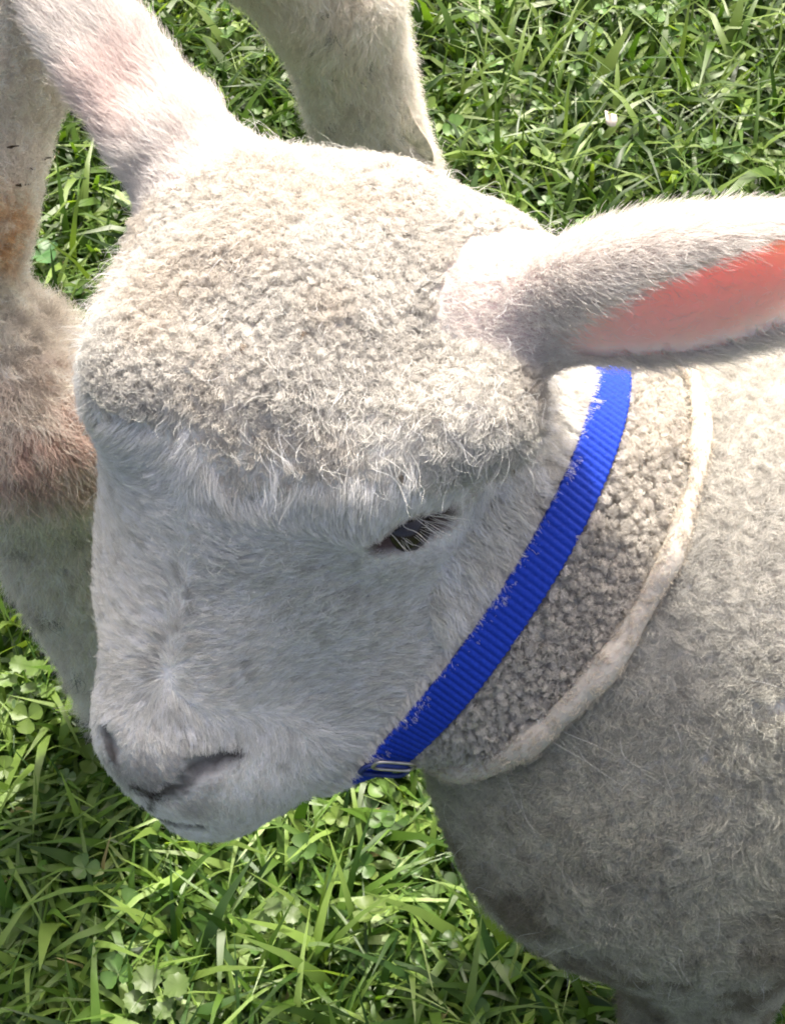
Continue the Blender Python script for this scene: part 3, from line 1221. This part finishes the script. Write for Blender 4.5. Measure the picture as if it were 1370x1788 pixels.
def EWE(P):
    d = cone(P, RUMP, RUMP + EAX * .62, .185, .20)
    d = smin(d, cone(P, at(-110, -40, .66), TH1 - np.array([.02, 0, 0]), .046, .040), .03)
    d = smin(d, cone(P, at(-110, -40, .66), RUMP, .05, .12), .04)
    d = smin(d, cone(P, TH1, JT1, .044, .0195), .012)
    d = smin(d, cone(P, JT1, HK, .0195, .030), .010)
    d = smin(d, cone(P, HK, FT1 + np.array([-.004, .01, .03]), .032, .0165), .022)
    d = smin(d, cone(P, UP2 + np.array([-.15, -.03, .25]), UP2, .06, .029), .03)
    d = smin(d, cone(P, RUMP, UP2 + np.array([-.15, -.03, .25]), .12, .06), .04)
    d = smin(d, cone(P, UP2, FT2 + np.array([0, 0, .045]), .029, .0255), .015)
    d = smin(d, cone(P, FT2 + np.array([.004, -.004, .05]), FT2 + np.array([.022, -.006, .022]), .022, .020), .012)
    for a_, b_, c_ in ELEGS:
        d = smin(d, cone(P, a_, b_, .05, .032), .03)
        d = smin(d, cone(P, b_, c_, .03, .02), .02)
    d = smin(d, cone(P, RUMP + EAX * .62 + np.array([0, 0, .04]), EHEAD, .13, .075), .05)
    d = smin(d, cone(P, EHEAD, EHEAD + EAX * .17 + np.array([0, 0, -.10]), .07, .038), .03)
    for sg in (-1, 1):
        d = smin(d, ell(P, EHEAD + EPX * sg * .10 + np.array([0, 0, .02]), np.stack([EPX, EAX, np.array([0, 0, 1.0])]), (.07, .018, .028)), .015)
    return d


print('meshing sheep')
EV, EQ = surface(EWE, (-1.72, .25, -.004), (.12, 1.4, .98), .0085)
EV = settle(EWE, EV, 2)
# finer sheet for the two legs the photograph shows
ewe = empty('sheep', (float(RUMP[0]), float(RUMP[1]), 0))
tag(ewe, 'larger muddy cream sheep standing behind the lamb, mostly cut off by the frame', 'sheep')


def ewe_col(P):
    c = np.tile(np.array([.94, .885, .79]), (len(P), 1))
    _hx = np.linalg.norm(P - HK, axis=1)
    px, py, _ = project(P)
    near = P[:, 1] < .66
    # rusty stain on the hock, tan patch on the inside of the thigh
    rust = sstep(.034, .010, np.linalg.norm(P - (at(75, 775, .700)), axis=1) + .022 * (NA(P, 70) - .5))
    c = mixc(c, np.array([.66, .43, .36]), rust * .7)
    tan = sstep(.030, .012, np.linalg.norm(P - at(30, 440, .655), axis=1) + .014 * (NB_(P, 80) - .5))
    c = mixc(c, np.array([.88, .58, .32]), tan * .9)
    mud = sstep(.57, .70, NB_(P, 60) * .55 + NC(P, 170) * .45)
    c = mixc(c, np.array([.20, .165, .12]), mud * np.where(near, .4, .12) * (P[:, 2] < .33))
    return np.clip(c, .02, .95)


mesh_obj('body', EV, EQ, M_SKIN, ewe, col=ewe_col(EV) * .95)


def ewe_dens(P, N):
    return np.where(P[:, 2] < .42, 260.0, 60.0) * view_weight(P, N, .15, .05)


P, N = scatter(EV, EQ, ewe_dens, EWE)
print('sheep strands', len(P))
D = tangent(np.stack([NA(P, 30) - .5, NB_(P, 30) - .5, NC(P, 30) - .5], 1) * 2.4 + np.array([0, 0, -.8]), N)
L_ = (.006 + .007 * NA(P, 45)) * rng.uniform(.6, 1.3, len(P))
hk = sstep(.06, .02, np.linalg.norm(P - HK, axis=1))
L_ = L_ * (1 + .5 * hk) * (1 - .55 * sstep(.27, .31, P[:, 2]))
X, rad, ci = strands(P, N, D, L_, k=7, lean=.72, jit=.35, clump=22, cl_amt=.28, curl=.0012, turns=1.0, r0=.85e-4, wave=.0009)
base = ewe_col(P)
cream = np.array([.92, .86, .76])
base = mixc(base, cream, ((rng.random(ci.max() + 1) < .35)[ci]) * .75)
tint = shade(base, len(P), ci, .08, .08)
fl = (rng.random(ci.max() + 1) < .012)[ci] & (P[:, 2] < .30)
tint = np.where(fl[:, None], tint * .22, tint)
hair_obj('fleece', X, rad, M_HAIR, ewe, tint)
claw_pair('hoof', FT1, (-.9, -.5), .017, ewe)
claw_pair('hoof', FT2, (.8, -.5), .017, ewe)
for a_, b_, c_ in ELEGS:
    claw_pair('hoof', c_, EAX, .017, ewe)
# bits of dirt caught in the wool
FL = [((583, 68), (596, 88)), ((597, 90), (606, 104)), ((560, 28), (566, 42)), ((487, 8), (505, 18)), ((533, 55), (552, 62)), ((577, 145), (590, 147)), ((556, 122), (562, 128)), ((516, 146), (534, 155)), ((558, 210), (570, 240)), ((571, 30), (574, 38)), ((630, 150), (640, 158)), ((20, 265), (40, 262)), ((60, 300), (75, 306)), ((78, 285), (95, 282)), ((35, 330), (60, 328))]
X = []
for (p0, p1) in FL:
    a_, b_ = march(EWE, *p0), march(EWE, *p1)
    up_ = CB * .0075
    X.append([a_ + up_ + (b_ - a_) * x + CR * .0005 * math.sin(x * 7) for x in np.linspace(0, 1, 5)])
X = np.array(X)
rad = np.tile(np.array([.0003, .0007, .0006, .0004, .0002]), (len(X), 1)) * rng.uniform(.6, 1.2, (len(X), 1))
hair_obj('dirt_flecks', X, rad, M_HAIR, ewe, np.tile(np.array([.07, .055, .04]), (len(X), 1)))
dc0, dc1 = march(EWE, 696, 165), march(EWE, 742, 285)
dax = nrm(dc1 - dc0)
dup_ = nrm(CB - dax * (CB @ dax))
dsd = np.cross(dax, dup_)
dl_ = np.linalg.norm(dc1 - dc0)
V, F = [], []
for i in range(9):
    x = i / 8
    wv_ = .0062 * math.sin(math.pi * min(1, .12 + x * .85)) ** .8
    for k in range(10):
        a_ = 2 * math.pi * k / 10
        cr_ = -.0022 * math.exp(-((a_ - 1.9) / .35) ** 2)
        V.append(dc0 + dax * x * dl_ + dsd * (wv_ * math.cos(a_) + .003 * math.sin(x * 5)) + dup_ * (.003 + (.0042 + cr_) * math.sin(a_) * math.sin(math.pi * min(1, .15 + x * .8))))
for i in range(8):
    for k in range(10):
        F.append((i * 10 + k, i * 10 + (k + 1) % 10, (i + 1) * 10 + (k + 1) % 10, (i + 1) * 10 + k))
F.append(tuple(range(9, -1, -1)))
F.append(tuple(80 + k for k in range(10)))
mesh_obj('dewclaw', V, F, plain_mat('pale_horn', (.62, .54, .43), rough=.7, nscale=200, amt=.35, bump=.5), ewe)
adopt(ewe)


# ------------------------------------------------------------------ lawn
def lawn_points(n_in, n_out):
    a = np.stack([rng.uniform(-.36, .36, n_in), rng.uniform(.20, 1.16, n_in)], 1)
    hw = .05 + .215 * (a[:, 1] + .35)
    a = a[np.abs(a[:, 0]) < hw]
    r = .25 + 2.4 * rng.random(n_out) ** 1.1
    th = rng.random(n_out) * 6.283
    b = np.stack([r * np.cos(th), .6 + r * np.sin(th)], 1)
    hw = .05 + .215 * (b[:, 1] + .35)
    b = b[~((np.abs(b[:, 0]) < hw) & (b[:, 1] > .2) & (b[:, 1] < 1.16))]
    return np.concatenate([a, b])


def blades(B, H, Wd, lean, seg=4):
    n = len(B)
    th = rng.random(n) * 6.283 + 2.5 * (NA(np.c_[B, B[:, :1] * 0], 12) - .5)
    dr_ = np.stack([np.cos(th), np.sin(th), 0 * th], 1)
    tw = th + math.pi / 2 + rng.normal(0, .6, n)
    sd = np.stack([np.cos(tw), np.sin(tw), rng.normal(0, .25, n)], 1)
    t = np.linspace(0, 1, seg + 1)
    b3 = np.c_[B, np.full(n, -.004)]
    V = np.empty((n, 2 * seg + 1, 3))
    for k in range(seg + 1):
        bend = lean * t[k] ** 1.7
        c = b3 + H[:, None] * (np.array([0, 0, 1.0])[None] * (t[k] * np.cos(bend * .9))[:, None] + dr_ * (t[k] * np.sin(bend))[:, None])
        c[:, 2] = np.maximum(c[:, 2], .002 + .012 * t[k] * rng.random(n))
        wd_ = Wd * (1 - t[k] ** 2.2) * (.7 + .3 * min(1, t[k] * 4))
        if k < seg:
            V[:, 2 * k] = c - sd * wd_[:, None]
            V[:, 2 * k + 1] = c + sd * wd_[:, None]
        else:
            V[:, 2 * seg] = c
    F = []
    for k in range(seg - 1):
        F += [(2 * k, 2 * k + 1, 2 * k + 3), (2 * k, 2 * k + 3, 2 * k + 2)]
    F.append((2 * seg - 2, 2 * seg - 1, 2 * seg))
    F = np.array(F)
    return V, F


B = lawn_points(50000, 42000)
n = len(B)
H = rng.gamma(6, .0062, n) + .006
H = np.clip(H, .012, .075)
Wd = rng.uniform(.0008, .0024, n) * (.75 + H * 11)
broad = rng.random(n) < .07
Wd = np.where(broad, Wd * 2.1, Wd)
lean = rng.uniform(.3, 1.9, n)
V, F = blades(B, H, Wd, lean)
g1 = np.array([.095, .180, .026])
g2 = np.array([.215, .325, .070])
g3 = np.array([.046, .105, .018])
mixv = rng.random(n)
col = np.where((mixv < .45)[:, None], g1, np.where((mixv < .78)[:, None], g2, g3)) * rng.uniform(.75, 1.25, (n, 1))
dry = (rng.random(n) < .03) & (H < .045)
col = np.where(dry[:, None], np.array([.46, .38, .20]) * rng.uniform(.6, 1.2, (n, 1)), col)
col = col * (1.02 - .30 * sstep(.45, .85, B[:, 1] + .10 * (NA(np.c_[B, B[:, :1] * 0], 14) - .5)))[:, None]     # blade colour darkens further back, with a noisy edge
nv = V.shape[1]
FF = (F[None] + (np.arange(n) * nv)[:, None, None]).reshape(-1, 3)
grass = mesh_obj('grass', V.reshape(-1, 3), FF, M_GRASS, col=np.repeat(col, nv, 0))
tag(grass, 'sunlit short green lawn grass under and behind the sheep', 'grass', kind='stuff')


def leaflet(L, wd, notch, fold, nseg=9):
    """one clover leaflet in its own plane: base at the origin, pointing +x"""
    V = [(0, 0, 0), (L * .55, 0, -fold * .2)]
    for k in range(nseg + 1):
        a_ = -math.pi + 2 * math.pi * k / nseg
        pr = k / nseg
        x = L * (1 - abs(2 * pr - 1) ** 1.5)
        y = wd * math.sin(2 * math.pi * pr) * (1.0 + .15 * math.cos(2 * math.pi * pr))
        if abs(pr - .5) < .01: x -= notch
        V.append((x, -y, fold * abs(y) / wd))
    F = [(1, 2 + k, 3 + k) for k in range(nseg)]
    return np.array(V), F


def clover_mesh(R, hgt, tilt, lean_dir, nleaf=3):
    V, F = [], []
    lv, lf = leaflet(R, R * .52, R * .10, R * .22, 8)
    topc = np.array([math.cos(lean_dir) * hgt * .35, math.sin(lean_dir) * hgt * .35, hgt])
    tl = np.array(Matrix.Rotation(tilt, 3, Vector((math.cos(lean_dir + 1.57), math.sin(lean_dir + 1.57), 0))))
    a0 = random.random() * 6.283
    for k in range(nleaf):
        a_ = a0 + k * 2 * math.pi / nleaf + random.uniform(-.15, .15)
        rz = np.array(Matrix.Rotation(a_, 3, 'Z') @ Matrix.Rotation(-random.uniform(-.1, .35), 3, 'Y'))
        o_ = len(V)
        V += list((lv @ rz.T) @ tl.T + topc)
        F += [tuple(i + o_ for i in f_) for f_ in lf]
    o_ = len(V)
    pr = np.array([-math.sin(lean_dir), math.cos(lean_dir), 0]) * .0006
    mid = topc * [.35, .35, .55]
    for c in (np.array([0, 0, -.004]), mid, topc):
        V += [c - pr, c + pr]
    F += [(o_, o_ + 1, o_ + 3), (o_, o_ + 3, o_ + 2), (o_ + 2, o_ + 3, o_ + 5), (o_ + 2, o_ + 5, o_ + 4)]
    return np.array(V), np.array(F)


protos = [clover_mesh(random.uniform(.0038, .0080), random.uniform(.010, .034), random.uniform(0, .7), random.random() * 6.28) for _ in range(40)]
B = lawn_points(4600, 1800)
dn_ = NB_(np.c_[B, B[:, :1] * 0], 9)
B = B[rng.random(len(B)) < .25 + 1.1 * sstep(.4, .65, dn_)]
VV, FF, CC = [], [], []
o_ = 0
for x, y in B:
    v_, f_ = protos[random.randrange(40)]
    a_ = random.random() * 6.283
    sc_ = random.uniform(.7, 1.25)
    ca, sa = math.cos(a_) * sc_, math.sin(a_) * sc_
    w_ = np.c_[v_[:, 0] * ca - v_[:, 1] * sa + x, v_[:, 0] * sa + v_[:, 1] * ca + y, v_[:, 2] * sc_]
    VV.append(w_)
    FF.append(f_ + o_)
    o_ += len(v_)
    c = np.array([.095, .19, .040]) if random.random() < .8 else np.array([.19, .29, .055])
    CC.append(np.tile(c * random.uniform(.6, 1.1), (len(v_), 1)))
# single small leaves low in the sward
single = [leaflet(r_, r_ * k_, 0, r_ * .25, 6) for r_, k_ in ((.006, .42), (.008, .36), (.007, .5), (.010, .3))]
for x, y in lawn_points(9000, 3000):
    v_, f_ = single[random.randrange(4)]
    sc_ = random.uniform(.6, 1.15)
    rm = np.array(Matrix.Rotation(random.random() * 6.283, 3, 'Z') @ Matrix.Rotation(-random.uniform(-.5, 1.0), 3, 'Y') @ Matrix.Rotation(random.uniform(-.6, .6), 3, 'X'))
    VV.append((v_ * sc_) @ rm.T + np.array([x, y, random.uniform(.004, .030)]))
    FF.append(np.array(f_) + o_)
    o_ += len(v_)
    c = np.array([.09, .18, .04]) if random.random() < .7 else np.array([.20, .30, .08])
    CC.append(np.tile(c * random.uniform(.6, 1.25), (len(v_), 1)))
cl = mesh_obj('clover_cover', np.concatenate(VV), np.concatenate(FF), M_CLOVER, col=np.concatenate(CC))
tag(cl, 'small clover leaves scattered through the lawn', 'clover', kind='stuff')


# ------------------------------------------------------------------ broad-leaved weeds and a petal one can pick out
def scalloped_leaf(R, nsc=9):
    V = [(0, 0, 0), (R * .9, 0, -R * .10)]
    n = nsc * 3
    for k in range(n + 1):
        a_ = -2.7 + 5.4 * k / n
        rr_ = R * (.92 + .10 * math.cos(2 * math.pi * k / 3)) * (1 - .12 * math.cos(a_))
        V.append((R * .9 + rr_ * math.cos(a_), rr_ * math.sin(a_), R * (.10 * math.cos(3 * a_) + .05)))
    F = [(1, 2 + k, 3 + k) for k in range(n)] + [(1, 0, 2), (1, 2 + n, 0)]
    return np.array(V), F


def weed(px, py, R, nleaf, label, hue):
    g = ground_at(px, py)
    o = empty('weed', (float(g[0]), float(g[1]), 0))
    tag(o, label, 'weed', 'broad-leaved weeds in the lawn')
    for k in range(nleaf):
        v_, f_ = scalloped_leaf(R * random.uniform(.7, 1.1))
        a_ = k * 2.399 + random.uniform(-.2, .2)
        out_ = R * (.15 + .34 * k ** .75)
        rm = np.array(Matrix.Rotation(a_, 3, 'Z') @ Matrix.Rotation(-random.uniform(.0, .55), 3, 'Y') @ Matrix.Rotation(random.uniform(-.3, .3), 3, 'X'))
        hz = .044 - .0022 * k + random.uniform(-.003, .003)
        W = v_ @ rm.T + np.array([out_ * math.cos(a_), out_ * math.sin(a_), hz])
        mesh_obj('leaf', W, np.array(f_), M_CLOVER, o, col=np.tile(np.array(hue) * .55 * random.uniform(.75, 1.2), (len(W), 1)))
        s0 = W[0]
        pr = np.array([-math.sin(a_), math.cos(a_), 0]) * .0007
        mesh_obj('stalk', [np.array([0, 0, -.004]) - pr, np.array([0, 0, -.004]) + pr, s0 * [.6, .6, .6] - pr, s0 * [.6, .6, .6] + pr, s0 - pr, s0 + pr], [(0, 1, 3, 2), (2, 3, 5, 4)], M_CLOVER, o, col=np.tile(np.array(hue) * .9, (6, 1)))
    return o


weed(300, 1790, .0062, 11, 'pale scalloped weed rosette at the bottom edge, left of centre', (.24, .37, .10))
weed(500, 1665, .0050, 10, 'small scalloped weed between lamb muzzle and bottom edge', (.26, .39, .12))
weed(70, 1255, .0048, 8, 'light green weed at the left edge beside the lamb muzzle', (.25, .40, .09))


def big_clover(px, py, R, hgt, label, hue):
    g = ground_at(px, py)
    o = empty('clover', (float(g[0]), float(g[1]), 0))
    tag(o, label, 'clover', 'single clovers standing out of the lawn')
    ld = random.random() * 6.28
    topc = np.array([math.cos(ld) * .006, math.sin(ld) * .006, hgt])
    a0 = random.random() * 6.28
    for k in range(3):
        lv, lf = leaflet(R, R * .52, R * .08, R * .24, 14)
        rz = np.array(Matrix.Rotation(a0 + k * 2.094, 3, 'Z') @ Matrix.Rotation(-random.uniform(-.1, .4), 3, 'Y'))
        mesh_obj('leaf', lv @ rz.T + topc, np.array(lf), M_CLOVER, o, col=np.tile(np.array(hue) * .68 * random.uniform(.85, 1.15), (len(lv), 1)))
    pr = np.array([-math.sin(ld), math.cos(ld), 0]) * .0008
    md = topc * [.3, .3, .5]
    b_ = np.array([0, 0, -.004])
    mesh_obj('stalk', [b_ - pr, b_ + pr, md - pr, md + pr, topc - pr, topc + pr], [(0, 1, 3, 2), (2, 3, 5, 4)], M_CLOVER, o, col=np.tile(np.array(hue) * .8, (6, 1)))


for px, py, R_, h_, lab, hue in (
        (632, 1400, .0105, .030, 'clover just below the collar ring', (.20, .36, .06)),
        (672, 1475, .0120, .026, 'pale clover beside the lamb chest under the collar', (.19, .31, .13)),
        (860, 1735, .0130, .028, 'broad clover at the bottom beside the lamb leg', (.14, .28, .07)),
        (100, 505, .0120, .034, 'clover standing between the big sheep and the lamb ear', (.10, .24, .07)),
        (735, 115, .0095, .024, 'yellowish clover right of the muddy centre leg', (.27, .40, .07)),
        (845, 80, .0095, .026, 'bright clover near the top edge, right of the centre leg', (.22, .37, .08)),
        (1040, 130, .0110, .028, 'clover near the top edge above the white petal', (.20, .34, .10)),
        (815, 1640, .0100, .024, 'yellow-green clover close to the lamb chest low down', (.27, .40, .06))):
    big_clover(px, py, R_, h_, lab, hue)

g = ground_at(1045, 262) + np.array([0, -.024, .048])
V, F = [(0, 0, 0)], []
for k in range(12):
    a_ = 2 * math.pi * k / 12
    V.append((.0036 * math.cos(a_) * (1 - .35 * math.sin(a_)), .0048 * math.sin(a_) + .0008 * math.cos(3 * a_), .0016 + .0016 * math.cos(2 * a_)))
F = [(0, 1 + k, 1 + (k + 1) % 12) for k in range(12)]
pt = mesh_obj('petal', V, F, plain_mat('white_petal', (.80, .70, .62), rough=.6, amt=.12))
pt.location = tuple(float(v_) for v_ in g)
pt.rotation_euler = (.5, .2, .4)
sm = pt.modifiers.new('thickness', 'SOLIDIFY')
sm.thickness = .0004
tag(pt, 'small white petal lying on the grass above the pink ear', 'petal')
# rest the roots of the weeds and clovers where they grow: their parts are already in local coordinates
